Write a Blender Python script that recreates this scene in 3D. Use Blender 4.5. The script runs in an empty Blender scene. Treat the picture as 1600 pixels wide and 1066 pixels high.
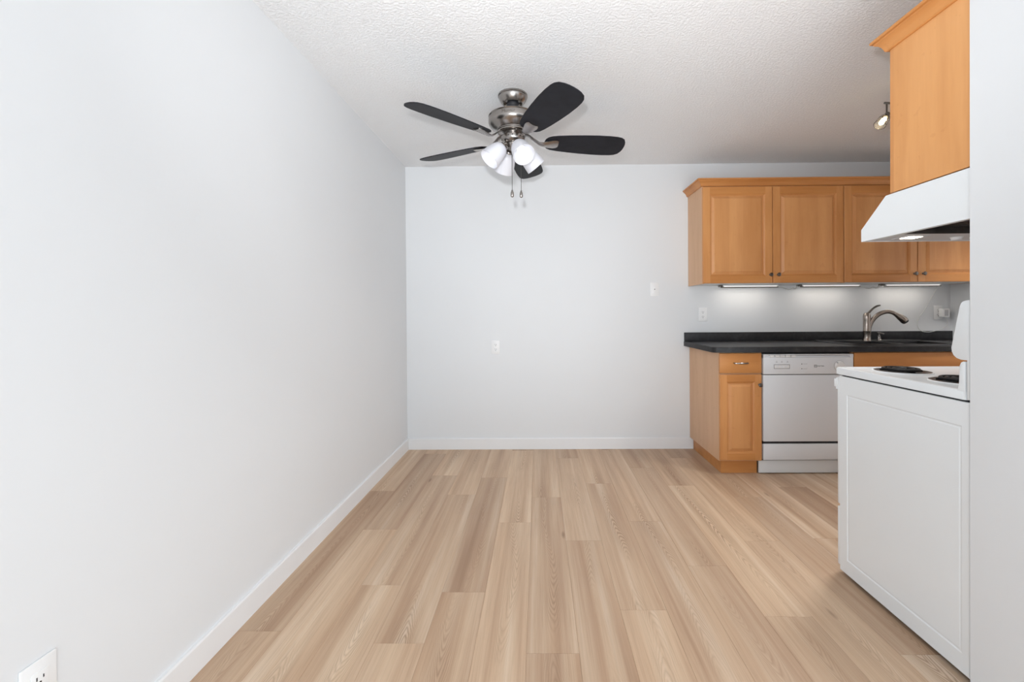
import bpy, bmesh, math, random
from mathutils import Vector, Matrix
random.seed(7)
PI = math.pi
SC = bpy.context.scene
COL = SC.collection

# ------------------------------------------------------------------ camera
CAM_H = 1.163
cd = bpy.data.cameras.new('camera')
cam = bpy.data.objects.new('camera', cd)
COL.objects.link(cam)
cd.sensor_width = 36.0
cd.lens = 676.31 / 1600 * 36
cd.shift_x = -0.0217
cd.shift_y = -0.0258
cd.clip_start = 0.02
right = Vector((0.99992248, 0.01043012, -0.00680067))
fwd = Vector((-0.01047029, 0.99992779, -0.00589835))
up = Vector((0.00673866, 0.0059691, 0.99995948))
m = Matrix((right, up, -fwd)).transposed().to_4x4()
m.translation = (0, 0, CAM_H)
cam.matrix_world = m
SC.camera = cam

# ------------------------------------------------------------------ light and exposure
SC.view_settings.view_transform = 'Standard'
SC.view_settings.look = 'None'
SC.view_settings.gamma = 1
SC.view_settings.use_curve_mapping = False
SC.view_settings.exposure = 0.19

world = bpy.data.worlds.new('daylight')
SC.world = world
world.use_nodes = True
bg = world.node_tree.nodes['Background']
bg.inputs['Color'].default_value = (0.87, 0.94, 1.0, 1)
E_WORLD = 1.75
bg.inputs['Strength'].default_value = E_WORLD


def lamp(name, kind, loc, energy, color=(1, 1, 1), rot=None, **kw):
    d = bpy.data.lights.new(name, kind)
    d.energy = energy
    d.color = color
    for k, v in kw.items():
        setattr(d, k, v)
    o = bpy.data.objects.new(name, d)
    COL.objects.link(o)
    o.location = loc
    if rot:
        o.rotation_euler = rot
    return o


E_FLASH, E_WINDOW, E_CEILING_FILL = 126, 4, 90
# the photographer's flash on the hot shoe, aimed into the room
lamp('camera_flash', 'SPOT', (-0.055, 0.0, 1.34), E_FLASH, (0.96, 0.98, 1.0), (PI / 2 + 0.42, 0, -0.12),
     spot_size=1.75, spot_blend=1.0, shadow_soft_size=0.03)
# window daylight of the living room behind the camera
lamp('living_room_window', 'AREA', (0.4, -2.3, 1.35), E_WINDOW, (0.87, 0.955, 1.0), (PI / 2, 0, 0),
     shape='RECTANGLE', size=3.0, size_y=1.9)
# added fill lamp behind the camera, aimed up to brighten the ceiling
lamp('ceiling_fill', 'AREA', (1.0, -1.0, 0.06), E_CEILING_FILL, (0.78, 0.905, 1.0), (PI - 0.35, 0, 0),
     shape='RECTANGLE', size=2.6, size_y=1.8)

# ------------------------------------------------------------------ room measures (metres)
D = 3.6724      # back wall
H = 2.4043      # ceiling
XL = -1.1254    # left wall
XR = 3.46       # kitchen end wall
YP = 1.338      # kitchen face of the partition behind the range
XP = 1.319      # end of that partition


# ------------------------------------------------------------------ node helpers
class NT:
    def __init__(self, name):
        self.m = bpy.data.materials.new(name)
        self.m.use_nodes = True
        self.t = self.m.node_tree
        self.b = self.t.nodes['Principled BSDF']

    def n(self, typ, **kw):
        x = self.t.nodes.new(typ)
        for k, v in kw.items():
            setattr(x, k, v)
        return x

    def l(self, a, b):
        self.t.links.new(a, b)

    def val(self, sock, v):
        if isinstance(v, bpy.types.NodeSocket):
            self.l(v, sock)
        else:
            sock.default_value = v

    def math(self, op, a, b=None, c=None):
        x = self.n('ShaderNodeMath', operation=op)
        self.val(x.inputs[0], a)
        if b is not None:
            self.val(x.inputs[1], b)
        if c is not None:
            self.val(x.inputs[2], c)
        return x.outputs[0]

    def vmath(self, op, a, b):
        x = self.n('ShaderNodeVectorMath', operation=op)
        self.val(x.inputs[0], a)
        self.val(x.inputs[1], b)
        return x.outputs[0]

    def noise(self, vec, scale=1.0, detail=2.0, rough=0.5):
        x = self.n('ShaderNodeTexNoise')
        if vec is not None:
            self.l(vec, x.inputs['Vector'])
        x.inputs['Scale'].default_value = scale
        x.inputs['Detail'].default_value = detail
        x.inputs['Roughness'].default_value = rough
        return x.outputs['Fac']

    def ramp(self, fac, stops):
        x = self.n('ShaderNodeValToRGB')
        e = x.color_ramp.elements
        while len(e) < len(stops):
            e.new(0.5)
        for el, (p, c) in zip(e, stops):
            el.position = p
            el.color = (*c, 1) if len(c) == 3 else c
        self.l(fac, x.inputs['Fac'])
        return x.outputs['Color']

    def mix(self, fac, a, b, blend='MIX'):
        x = self.n('ShaderNodeMix', data_type='RGBA', blend_type=blend)
        self.val(x.inputs[0], fac)
        self.val(x.inputs[6], a)
        self.val(x.inputs[7], b)
        return x.outputs[2]

    def bump(self, h, strength, dist):
        x = self.n('ShaderNodeBump')
        x.inputs['Strength'].default_value = strength
        x.inputs['Distance'].default_value = dist
        self.l(h, x.inputs['Height'])
        self.l(x.outputs['Normal'], self.b.inputs['Normal'])


def c4(c):
    return (c[0], c[1], c[2], 1)


def plain(name, col, rough=0.5, metal=0.0, spec=0.5, var=0.03, scale=6.0, coat=0.0):
    k = NT(name)
    tc = k.n('ShaderNodeTexCoord').outputs['Object']
    f = k.noise(tc, scale, 3)
    lo = tuple(x * (1 - var) for x in col)
    hi = tuple(min(1, x * (1 + var)) for x in col)
    k.l(k.ramp(f, [(0.3, lo), (0.7, hi)]), k.b.inputs['Base Color'])
    k.b.inputs['Roughness'].default_value = rough
    k.b.inputs['Metallic'].default_value = metal
    k.b.inputs['Specular IOR Level'].default_value = spec
    k.b.inputs['Coat Weight'].default_value = coat
    return k.m


def emitter(name, col, strength):
    k = NT(name)
    k.b.inputs['Base Color'].default_value = c4(col)
    k.b.inputs['Emission Color'].default_value = c4(col)
    k.b.inputs['Emission Strength'].default_value = strength
    return k.m


def maple(name, base, grain='Z', stave=0.0, rough=0.38, even=1.0):
    """honey maple; grain runs along the given object axis"""
    k = NT(name)
    tc = k.n('ShaderNodeTexCoord').outputs['Object']
    rnd = k.n('ShaderNodeObjectInfo').outputs['Random']
    off = k.n('ShaderNodeCombineXYZ')
    k.val(off.inputs[0], k.math('MULTIPLY', rnd, 7.0))
    k.val(off.inputs[1], k.math('MULTIPLY', rnd, 3.0))
    k.val(off.inputs[2], k.math('MULTIPLY', rnd, 11.0))
    p = k.vmath('ADD', tc, off.outputs[0])
    long = {'X': (1.2, 9, 9), 'Y': (9, 1.2, 9), 'Z': (9, 9, 1.2)}[grain]
    fine = {'X': (7, 130, 130), 'Y': (130, 7, 130), 'Z': (130, 130, 7)}[grain]
    cloud = k.noise(k.vmath('MULTIPLY', p, long), 1.0, 4, 0.55)
    fib = k.noise(k.vmath('MULTIPLY', p, fine), 1.0, 3, 0.6)
    fleck = k.noise(p, 22.0, 3, 0.6)
    dark = tuple(x * y for x, y in zip(base, (0.84, 0.77, 0.68)))
    light = tuple(min(1, x * y) for x, y in zip(base, (1.10, 1.15, 1.2)))
    col = k.ramp(cloud, [(0.52 - 0.22 / even, dark), (0.52, base), (0.52 + 0.20 / even, light)])
    col = k.mix(k.math('MULTIPLY', fib, 0.22), col, c4(tuple(x * y for x, y in zip(base, (0.72, 0.6, 0.5)))))
    spot = k.math('MULTIPLY', k.math('GREATER_THAN', fleck, 0.66), 0.12)
    col = k.mix(spot, col, c4(tuple(x * y for x, y in zip(base, (0.6, 0.45, 0.35)))))
    if stave:
        sep = k.n('ShaderNodeSeparateXYZ')
        k.l(p, sep.inputs[0])
        w = k.n('ShaderNodeTexWhiteNoise', noise_dimensions='1D')
        k.val(w.inputs['W'], k.math('FLOOR', k.math('DIVIDE', sep.outputs[0], stave)))
        col = k.mix(k.math('MULTIPLY', w.outputs['Value'], 0.48), col, c4(dark))
    k.l(col, k.b.inputs['Base Color'])
    k.b.inputs['Roughness'].default_value = rough
    k.b.inputs['Specular IOR Level'].default_value = 0.4
    k.bump(fib, 0.08, 0.001)
    return k.m


M = {}
M['wall'] = plain('wall_paint', (0.775, 0.788, 0.803), 0.55, var=0.012, scale=1.2)
M['trim'] = plain('white_trim_paint', (0.84, 0.84, 0.845), 0.4, var=0.01)
M['plastic'] = plain('white_plastic', (0.87, 0.87, 0.87), 0.35, var=0.01)
M['enamel'] = plain('white_enamel', (0.83, 0.855, 0.87), 0.22, var=0.008, scale=2)
M['greyline'] = plain('grey_print', (0.30, 0.30, 0.32), 0.5)
M['dwwhite'] = plain('dishwasher_white', (0.80, 0.82, 0.85), 0.3, var=0.008, scale=2)
M['gap'] = plain('dark_gap', (0.02, 0.02, 0.024), 0.6)
M['slot'] = plain('dark_slot', (0.03, 0.03, 0.03), 0.6)
M['black'] = plain('black_composite', (0.012, 0.012, 0.014), 0.28, var=0.2, scale=60)
M['coil'] = plain('burner_coil', (0.014, 0.012, 0.012), 0.5, spec=0.2, var=0.2, scale=60)
M['pan'] = plain('drip_pan_black', (0.010, 0.009, 0.009), 0.3, spec=0.3)
M['blade'] = plain('dark_fan_blade', (0.013, 0.013, 0.017), 0.5, spec=0.16, var=0.25, scale=18)
M['melamine'] = plain('white_melamine', (0.72, 0.72, 0.71), 0.4, var=0.01)
M['pewter'] = plain('pewter', (0.20, 0.185, 0.17), 0.28, metal=1.0, var=0.1, scale=30)
M['chain'] = plain('dark_chain', (0.05, 0.048, 0.046), 0.4, metal=0.2)
M['nickel'] = plain('brushed_nickel', (0.36, 0.335, 0.315), 0.27, metal=1.0, var=0.06, scale=40)
M['bronze_nickel'] = plain('warm_nickel', (0.42, 0.37, 0.33), 0.27, metal=1.0, var=0.06, scale=40)
M['filter'] = plain('hood_filter', (0.10, 0.09, 0.085), 0.4, metal=0.6, var=0.3, scale=25)
M['cord'] = plain('white_cord', (0.62, 0.62, 0.60), 0.5)
M['undercab'] = plain('grey_aluminium', (0.62, 0.63, 0.65), 0.35, metal=0.4)
M['maple'] = maple('maple_vertical', (0.69, 0.325, 0.118), 'Z')
M['maple_x'] = maple('maple_horizontal', (0.61, 0.265, 0.082), 'X')
M['maple_end'] = maple('maple_end_panel', (0.75, 0.37, 0.140), 'Z', even=0.8)
M['maple_panel'] = maple('maple_staves', (0.71, 0.345, 0.135), 'Z', stave=0.105)
M['maple_side'] = maple('maple_veneer', (0.72, 0.445, 0.26), 'Z', even=0.5)
M['maple_y'] = maple('maple_lengthwise', (0.66, 0.29, 0.090), 'Y')
E_BULB, E_STRIP, E_HOOD, E_TRACK = 1.1, 6.0, 14.0, 68.0
M['bulb'] = emitter('lit_bulb', (0.96, 0.98, 1.0), E_BULB)
M['strip_lens'] = emitter('strip_lens', (1.0, 0.93, 0.83), E_STRIP)
M['strip_edge'] = emitter('strip_edge', (1.0, 0.97, 0.93), 0.75)
M['hood_lens'] = emitter('hood_lens', (1.0, 0.86, 0.66), E_HOOD)
M['halogen'] = emitter('halogen_capsule', (1.0, 0.84, 0.5), 9.0)


def mat_ceiling():
    k = NT('stippled_ceiling')
    tc = k.n('ShaderNodeTexCoord').outputs['Object']
    a = k.noise(tc, 84.0, 4, 0.62)
    b = k.noise(tc, 150.0, 2, 0.5)
    r = k.ramp(a, [(0.42, (0, 0, 0)), (0.60, (1, 1, 1))])
    h = k.math('ADD', r, k.math('MULTIPLY', b, 0.45))
    k.b.inputs['Base Color'].default_value = (0.885, 0.89, 0.90, 1)
    k.b.inputs['Roughness'].default_value = 0.6
    k.bump(h, 0.55, 0.004)
    return k.m


def mat_counter():
    k = NT('charcoal_laminate')
    tc = k.n('ShaderNodeTexCoord').outputs['Object']
    a = k.noise(tc, 35.0, 5, 0.7)
    b = k.noise(tc, 5.0, 3, 0.6)
    f = k.math('MULTIPLY', k.math('ADD', a, b), 0.5)
    k.l(k.ramp(f, [(0.3, (0.010, 0.010, 0.012)), (0.55, (0.028, 0.028, 0.030)), (0.75, (0.06, 0.06, 0.063))]),
        k.b.inputs['Base Color'])
    k.b.inputs['Roughness'].default_value = 0.45
    k.b.inputs['Specular IOR Level'].default_value = 0.35
    return k.m


def mat_floor():
    k = NT('oak_vinyl_planks')
    tc = k.n('ShaderNodeTexCoord').outputs['Object']
    at = k.n('ShaderNodeAttribute', attribute_name='plank')
    sep = k.n('ShaderNodeSeparateColor')
    k.l(at.outputs['Color'], sep.inputs[0])
    r1, r2, r3 = sep.outputs
    off = k.n('ShaderNodeCombineXYZ')
    k.val(off.inputs[0], k.math('MULTIPLY', r1, 31.0))
    k.val(off.inputs[1], k.math('MULTIPLY', r2, 47.0))
    k.val(off.inputs[2], k.math('MULTIPLY', r3, 13.0))
    p = k.vmath('ADD', tc, off.outputs[0])
    streak = k.noise(k.vmath('MULTIPLY', p, (15, 0.45, 1)), 1.0, 2, 0.5)
    streak2 = k.noise(k.vmath('MULTIPLY', p, (48, 1.0, 1)), 1.0, 3, 0.55)
    hue = k.noise(k.vmath('MULTIPLY', p, (11, 0.6, 3)), 1.0, 2, 0.5)
    fib = k.noise(k.vmath('MULTIPLY', p, (260, 5.0, 1)), 1.0, 3, 0.6)
    # flame grain: chevrons drawn out along each plank, closing towards straight grain at its sides
    xy = k.n('ShaderNodeSeparateXYZ')
    k.l(tc, xy.inputs[0])
    xl = k.math('SUBTRACT', k.math('FRACT', k.math('DIVIDE', k.math('ADD', xy.outputs[0], 0.05), 0.18)), 0.5)
    pa = k.vmath('MULTIPLY', p, (0.0, 1.1, 0))
    x0 = k.math('MULTIPLY', k.math('SUBTRACT', k.noise(k.vmath('ADD', pa, (3, 0, 7)), 1.0, 1, 0.5), 0.5), 0.9)
    ax = k.math('ABSOLUTE', k.math('SUBTRACT', xl, x0))
    arch = k.math('MULTIPLY', k.math('POWER', k.math('MULTIPLY', ax, 2.0), 1.5), 17.0)
    sgn = k.math('SIGN', k.math('SUBTRACT', r1, 0.5))
    run = k.math('MULTIPLY', k.math('MULTIPLY', xy.outputs[1], 20.0), sgn)
    low = k.math('MULTIPLY', k.noise(k.vmath('MULTIPLY', p, (9, 1.6, 1)), 1.0, 2, 0.5), 9.0)
    wob = k.math('MULTIPLY', k.noise(k.vmath('MULTIPLY', p, (45, 14, 1)), 1.0, 2, 0.5), 1.3)
    ph = k.math('ADD', k.math('ADD', run, arch), k.math('ADD', low, wob))
    tri = k.math('PINGPONG', ph, 0.5)
    line = k.ramp(tri, [(0.0, (1, 1, 1)), (0.16, (0.45, 0.45, 0.45)), (0.42, (0, 0, 0))])
    band = k.ramp(ax, [(0.10, (1, 1, 1)), (0.34, (0, 0, 0))])
    zone = k.ramp(k.noise(k.vmath('ADD', k.vmath('MULTIPLY', p, (0.0, 1.0, 0)), (9, 0, 2)), 1.0, 2, 0.5), [(0.44, (0.04, 0.04, 0.04)), (0.60, (1, 1, 1))])
    cath = k.math('MULTIPLY', k.math('MULTIPLY', line, k.math('MULTIPLY', zone, band)), 0.80)
    base = k.ramp(k.math('ADD', k.math('MULTIPLY', streak, 0.7), k.math('MULTIPLY', streak2, 0.3)),
                  [(0.30, (0.45, 0.295, 0.19)), (0.44, (0.575, 0.405, 0.275)), (0.56, (0.655, 0.49, 0.345)), (0.70, (0.76, 0.62, 0.48))])
    base = k.mix(k.ramp(hue, [(0.38, (0.55, 0.55, 0.55)), (0.62, (0, 0, 0))]), base, k.mix(1.0, base, (0.92, 0.93, 0.96, 1), 'MULTIPLY'))
    tint = k.mix(r3, (0.80, 0.745, 0.715, 1), (1.08, 1.06, 1.03, 1))
    base = k.mix(1.0, base, tint, 'MULTIPLY')
    col = k.mix(cath, base, (0.27, 0.16, 0.095, 1))
    col = k.mix(k.math('MULTIPLY', k.ramp(fib, [(0.45, (0, 0, 0)), (0.75, (1, 1, 1))]), 0.32), col, (0.33, 0.21, 0.13, 1))
    # knots
    v = k.n('ShaderNodeTexVoronoi', feature='F1')
    k.l(k.vmath('MULTIPLY', p, (6.0, 1.6, 1)), v.inputs['Vector'])
    v.inputs['Scale'].default_value = 1.0
    kn = k.ramp(v.outputs['Distance'], [(0.02, (1, 1, 1)), (0.075, (0, 0, 0))])
    sc = k.n('ShaderNodeSeparateColor')
    k.l(v.outputs['Color'], sc.inputs[0])
    kn = k.math('MULTIPLY', kn, k.math('GREATER_THAN', sc.outputs[0], 0.72))
    col = k.mix(k.math('MULTIPLY', kn, 0.6), col, (0.20, 0.115, 0.065, 1))
    k.l(col, k.b.inputs['Base Color'])
    k.b.inputs['Roughness'].default_value = 0.42
    k.b.inputs['Specular IOR Level'].default_value = 0.35
    k.bump(fib, 0.05, 0.001)
    return k.m


def mat_shade():
    k = NT('frosted_glass_shade')
    k.b.inputs['Base Color'].default_value = (0.86, 0.86, 0.9, 1)
    k.b.inputs['Roughness'].default_value = 0.3
    tr = k.n('ShaderNodeBsdfTranslucent')
    tr.inputs['Color'].default_value = (0.9, 0.9, 0.94, 1)
    mx = k.n('ShaderNodeMixShader')
    mx.inputs[0].default_value = 0.22
    k.l(k.b.outputs[0], mx.inputs[1])
    k.l(tr.outputs[0], mx.inputs[2])
    k.l(mx.outputs[0], k.t.nodes['Material Output'].inputs['Surface'])
    return k.m


def mat_clear():
    k = NT('clear_bubble_glass')
    k.b.inputs['Base Color'].default_value = (1, 0.97, 0.92, 1)
    k.b.inputs['Roughness'].default_value = 0.06
    k.b.inputs['Transmission Weight'].default_value = 1.0
    k.b.inputs['IOR'].default_value = 1.3
    tc = k.n('ShaderNodeTexCoord').outputs['Object']
    v = k.n('ShaderNodeTexVoronoi', feature='F1')
    k.l(tc, v.inputs['Vector'])
    v.inputs['Scale'].default_value = 110
    k.bump(v.outputs['Distance'], 0.5, 0.003)
    return k.m


M['ceiling'] = mat_ceiling()
M['counter'] = mat_counter()
M['floor'] = mat_floor()
M['shade'] = mat_shade()
M['clear'] = mat_clear()


# ------------------------------------------------------------------ mesh helpers
class MB:
    """collects shapes, in world coordinates, into one mesh object"""

    def __init__(self):
        self.bm = bmesh.new()

    def _merge(self, bm, mi, xf=None):
        if xf is not None:
            bmesh.ops.transform(bm, matrix=xf, verts=bm.verts)
        for f in bm.faces:
            if mi is not None:
                f.material_index = mi
        me = bpy.data.meshes.new('tmp')
        bm.to_mesh(me)
        bm.free()
        self.bm.from_mesh(me)
        bpy.data.meshes.remove(me)
        return self

    def box(self, x0, x1, y0, y1, z0, z1, mi=0, bev=0.0, seg=2, xf=None):
        bm = bmesh.new()
        bmesh.ops.create_cube(bm, size=1)
        for v in bm.verts:
            v.co = Vector(((x0 + x1) / 2 + v.co.x * (x1 - x0), (y0 + y1) / 2 + v.co.y * (y1 - y0), (z0 + z1) / 2 + v.co.z * (z1 - z0)))
        if bev:
            bmesh.ops.bevel(bm, geom=bm.edges[:], offset=bev, segments=seg, profile=0.5, affect='EDGES')
        return self._merge(bm, mi, xf)

    def prism(self, pts, axis, a, b, mi=0, bev=0.0, seg=2):
        """polygon extruded along axis from a to b; pts are the two other coordinates in xyz order"""
        bm = bmesh.new()

        def mk(p, t):
            q = list(p)
            q.insert('xyz'.index(axis), t)
            return bm.verts.new(q)
        A = [mk(p, a) for p in pts]
        B = [mk(p, b) for p in pts]
        n = len(pts)
        bm.faces.new(A)
        bm.faces.new(B[::-1])
        for i in range(n):
            bm.faces.new((A[i], B[i], B[(i + 1) % n], A[(i + 1) % n]))
        bmesh.ops.recalc_face_normals(bm, faces=bm.faces)
        if bev:
            bmesh.ops.bevel(bm, geom=bm.edges[:], offset=bev, segments=seg, profile=0.5, affect='EDGES')
        return self._merge(bm, mi)

    def lathe(self, prof, xf=None, seg=40, mi=0, cap=True):
        """prof: list of (radius, z)"""
        bm = bmesh.new()
        rings = []
        for r, z in prof:
            if r < 1e-6:
                rings.append([bm.verts.new((0, 0, z))])
            else:
                rings.append([bm.verts.new((r * math.cos(2 * PI * i / seg), r * math.sin(2 * PI * i / seg), z)) for i in range(seg)])
        for a, b in zip(rings, rings[1:]):
            if len(a) == 1 and len(b) == 1:
                continue
            for i in range(seg):
                j = (i + 1) % seg
                if len(a) == 1:
                    bm.faces.new((a[0], b[i], b[j]))
                elif len(b) == 1:
                    bm.faces.new((a[i], a[j], b[0]))
                else:
                    bm.faces.new((a[i], a[j], b[j], b[i]))
        if cap:
            for rg in (rings[0], rings[-1]):
                if len(rg) > 2:
                    bm.faces.new(rg)
        bmesh.ops.recalc_face_normals(bm, faces=bm.faces)
        return self._merge(bm, mi, xf)

    def tube(self, pts, rad, seg=12, mi=0, closed=False, squash=None):
        """swept tube; rad a number or a list"""
        P = [Vector(p) for p in pts]
        n = len(P)
        R = rad if isinstance(rad, (list, tuple)) else [rad] * n
        bm = bmesh.new()
        rings = []
        ref = None
        for i in range(n):
            if closed:
                t = P[(i + 1) % n] - P[(i - 1) % n]
            else:
                t = P[min(i + 1, n - 1)] - P[max(i - 1, 0)]
            t.normalize()
            if ref is None:
                ref = t.orthogonal().normalized() if squash is None else Vector(squash)
            ref = (ref - t * ref.dot(t)).normalized()
            s = t.cross(ref)
            rings.append([bm.verts.new(P[i] + (ref * math.cos(2 * PI * k / seg) + s * math.sin(2 * PI * k / seg)) * R[i]) for k in range(seg)])
        m_ = n if closed else n - 1
        for i in range(m_):
            a, b = rings[i], rings[(i + 1) % n]
            for k in range(seg):
                l_ = (k + 1) % seg
                bm.faces.new((a[k], a[l_], b[l_], b[k]))
        if not closed:
            bm.faces.new(rings[0])
            bm.faces.new(rings[-1])
        bmesh.ops.recalc_face_normals(bm, faces=bm.faces)
        return self._merge(bm, mi)

    def build(self, name, mats, parent=None, sharp=35, origin=None):
        me = bpy.data.meshes.new(name)
        o = bpy.data.objects.new(name, me)
        COL.objects.link(o)
        if origin is None:
            origin = Vector((0, 0, 0))
            if parent is None:
                xs = [v.co for v in self.bm.verts]
                lo = [min(v[i] for v in xs) for i in range(3)]
                hi = [max(v[i] for v in xs) for i in range(3)]
                origin = Vector(((lo[0] + hi[0]) / 2, (lo[1] + hi[1]) / 2, lo[2]))
            else:
                origin = world_of(parent)
        origin = Vector(origin)
        bmesh.ops.translate(self.bm, verts=self.bm.verts, vec=-origin)
        self.bm.to_mesh(me)
        self.bm.free()
        if not isinstance(mats, (list, tuple)):
            mats = [mats]
        for x in mats:
            me.materials.append(x)
        me.polygons.foreach_set('use_smooth', [True] * len(me.polygons))
        me.set_sharp_from_angle(angle=math.radians(sharp))
        o.location = origin
        if parent is not None:
            o.parent = parent
            o.location = origin - world_of(parent)
        return o


def world_of(o):
    v = Vector(o.location)
    while o.parent:
        o = o.parent
        v += o.location
    return v


def thing(name, label, cat, loc, group=None):
    o = bpy.data.objects.new(name, None)
    o.empty_display_size = 0.05
    COL.objects.link(o)
    o.location = loc
    return tag(o, label, cat, group)


def tag(o, label, cat, group=None):
    o['label'] = label
    o['category'] = cat
    if group:
        o['group'] = group
    return o


def struct(o):
    o['kind'] = 'structure'
    return o


def spline(pts, n=8):
    """Catmull-Rom through pts"""
    P = [Vector(p) for p in pts]
    P = [2 * P[0] - P[1]] + P + [2 * P[-1] - P[-2]]
    out = []
    for i in range(1, len(P) - 2):
        a, b, c, d = P[i - 1:i + 3]
        for k in range(n):
            t = k / n
            out.append(0.5 * ((2 * b) + (c - a) * t + (2 * a - 5 * b + 4 * c - d) * t * t + (3 * b - a - 3 * c + d) * t ** 3))
    out.append(P[-2])
    return out


def lerp_list(vals, n):
    out = []
    for i in range(n):
        t = i / (n - 1) * (len(vals) - 1)
        k = min(int(t), len(vals) - 2)
        out.append(vals[k] + (vals[k + 1] - vals[k]) * (t - k))
    return out


def axis_xf(loc, direction):
    """places a lathe (axis +z) at loc with its axis along direction"""
    q = Vector(direction).normalized().to_track_quat('Z', 'Y')
    return Matrix.Translation(loc) @ q.to_matrix().to_4x4()


def lettering(name, text, size, xf, mat, parent, bend=None, depth=0.0004):
    """raised lettering as a mesh"""
    cu = bpy.data.curves.new(name, 'FONT')
    cu.body = text
    cu.size = size
    cu.align_x = 'CENTER'
    cu.align_y = 'CENTER'
    cu.extrude = depth
    t = bpy.data.objects.new(name + '_curve', cu)
    COL.objects.link(t)
    dg = bpy.context.evaluated_depsgraph_get()
    me = bpy.data.meshes.new_from_object(t.evaluated_get(dg))
    bpy.data.objects.remove(t)
    bpy.data.curves.remove(cu)
    for v in me.vertices:
        c = v.co.copy()
        if bend:
            a = c.x / bend
            v.co = Vector((bend * math.sin(a), c.y, c.z - bend * (1 - math.cos(a))))
    me.transform(xf)
    me.materials.clear()
    me.materials.append(mat)
    o = bpy.data.objects.new(name, me)
    COL.objects.link(o)
    me.transform(Matrix.Translation(-world_of(parent)))
    o.parent = parent
    return o


FACE_CAM = Matrix(((1, 0, 0, 0), (0, 0, -1, 0), (0, 1, 0, 0), (0, 0, 0, 1)))   # xy lettering -> upright, facing -y

# ------------------------------------------------------------------ the room shell
YF = -2.6   # where the modelled part of the living room ends
t = 0.12


def plank_floor():
    x0, x1, y0, y1 = XL, XR, YF, D
    phases = {1: 3.435, -2: 3.032, -3: 2.753, 0: 2.709, 4: 3.216, -1: 2.384, 3: 2.395, 5: 2.888, 7: 2.706, 6: 2.187,
              2: 1.682, -4: 1.836, -5: 2.309, -6: 2.811}
    bm = bmesh.new()
    lay = bm.loops.layers.float_color.new('plank')
    W, L, g = 0.18, 1.242, 0.0006
    k = -8
    rr = random.Random(5)
    while -0.05 + k * W < x1:
        a = max(x0, -0.05 + k * W)
        b = min(x1, -0.05 + (k + 1) * W)
        ph = phases.get(k, rr.uniform(0, L))
        if b > a:
            n0 = math.floor((y0 - ph) / L)
            yy = ph + n0 * L
            while yy < y1:
                c, d = max(y0, yy), min(y1, yy + L)
                yy += L
                if d - c < 1e-4:
                    continue
                col = (rr.random(), rr.random(), rr.random(), 1)
                vs = [bm.verts.new((x, y, z)) for x, y, z in ((a, c, -0.0012), (b, c, -0.0012), (b, d, -0.0012), (a, d, -0.0012),
                                                             (a + g, c + g, 0), (b - g, c + g, 0), (b - g, d - g, 0), (a + g, d - g, 0))]
                fs = [bm.faces.new(vs[4:8])]
                for i in range(4):
                    j = (i + 1) % 4
                    fs.append(bm.faces.new((vs[i], vs[j], vs[4 + j], vs[4 + i])))
                for f in fs:
                    for lp in f.loops:
                        lp[lay] = col
        k += 1
    # slab below
    vs = [bm.verts.new(p) for p in ((x0 - t, y0, -0.0012), (x1 + t, y0, -0.0012), (x1 + t, y1 + t, -0.0012), (x0 - t, y1 + t, -0.0012),
                                    (x0 - t, y0, -0.1), (x1 + t, y0, -0.1), (x1 + t, y1 + t, -0.1), (x0 - t, y1 + t, -0.1))]
    bm.faces.new(vs[0:4])
    bm.faces.new(vs[7:3:-1])
    for i in range(4):
        j = (i + 1) % 4
        bm.faces.new((vs[j], vs[i], vs[4 + i], vs[4 + j]))
    me = bpy.data.meshes.new('floor')
    bm.to_mesh(me)
    bm.free()
    me.materials.append(M['floor'])
    o = bpy.data.objects.new('floor', me)
    COL.objects.link(o)
    return struct(o)


plank_floor()
b = MB(); b.box(XL - t, XR + t, YF, D + t, H, H + 0.1)
struct(b.build('ceiling', M['ceiling'], origin=(0, 0, H)))
b = MB(); b.box(XL - t, XL, YF, D + t, 0, H)
struct(b.build('wall_left', M['wall']))
b = MB(); b.box(XL, XR, D, D + t, 0, H)
struct(b.build('wall_back', M['wall']))
b = MB(); b.box(XR, XR + t, YP, D + t, 0, H)
struct(b.build('wall_right', M['wall']))
b = MB(); b.box(XP, XR + t, YP - 0.21, YP, 0, H)
struct(b.build('wall_front', M['wall']))


def baseboard(name, pts, axis, a, c):
    b = MB()
    b.prism(pts, axis, a, c)
    return struct(b.build(name, M['trim'], sharp=25))


BB = 0.093
baseboard('baseboard_left', [(XL, 0), (XL + 0.013, 0), (XL + 0.013, BB - 0.006), (XL + 0.010, BB), (XL, BB)], 'y', YF, D)
baseboard('baseboard_back', [(D, 0), (D - 0.013, 0), (D - 0.013, BB - 0.006), (D - 0.010, BB), (D, BB)], 'x', XL + 0.013, 1.298)


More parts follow.
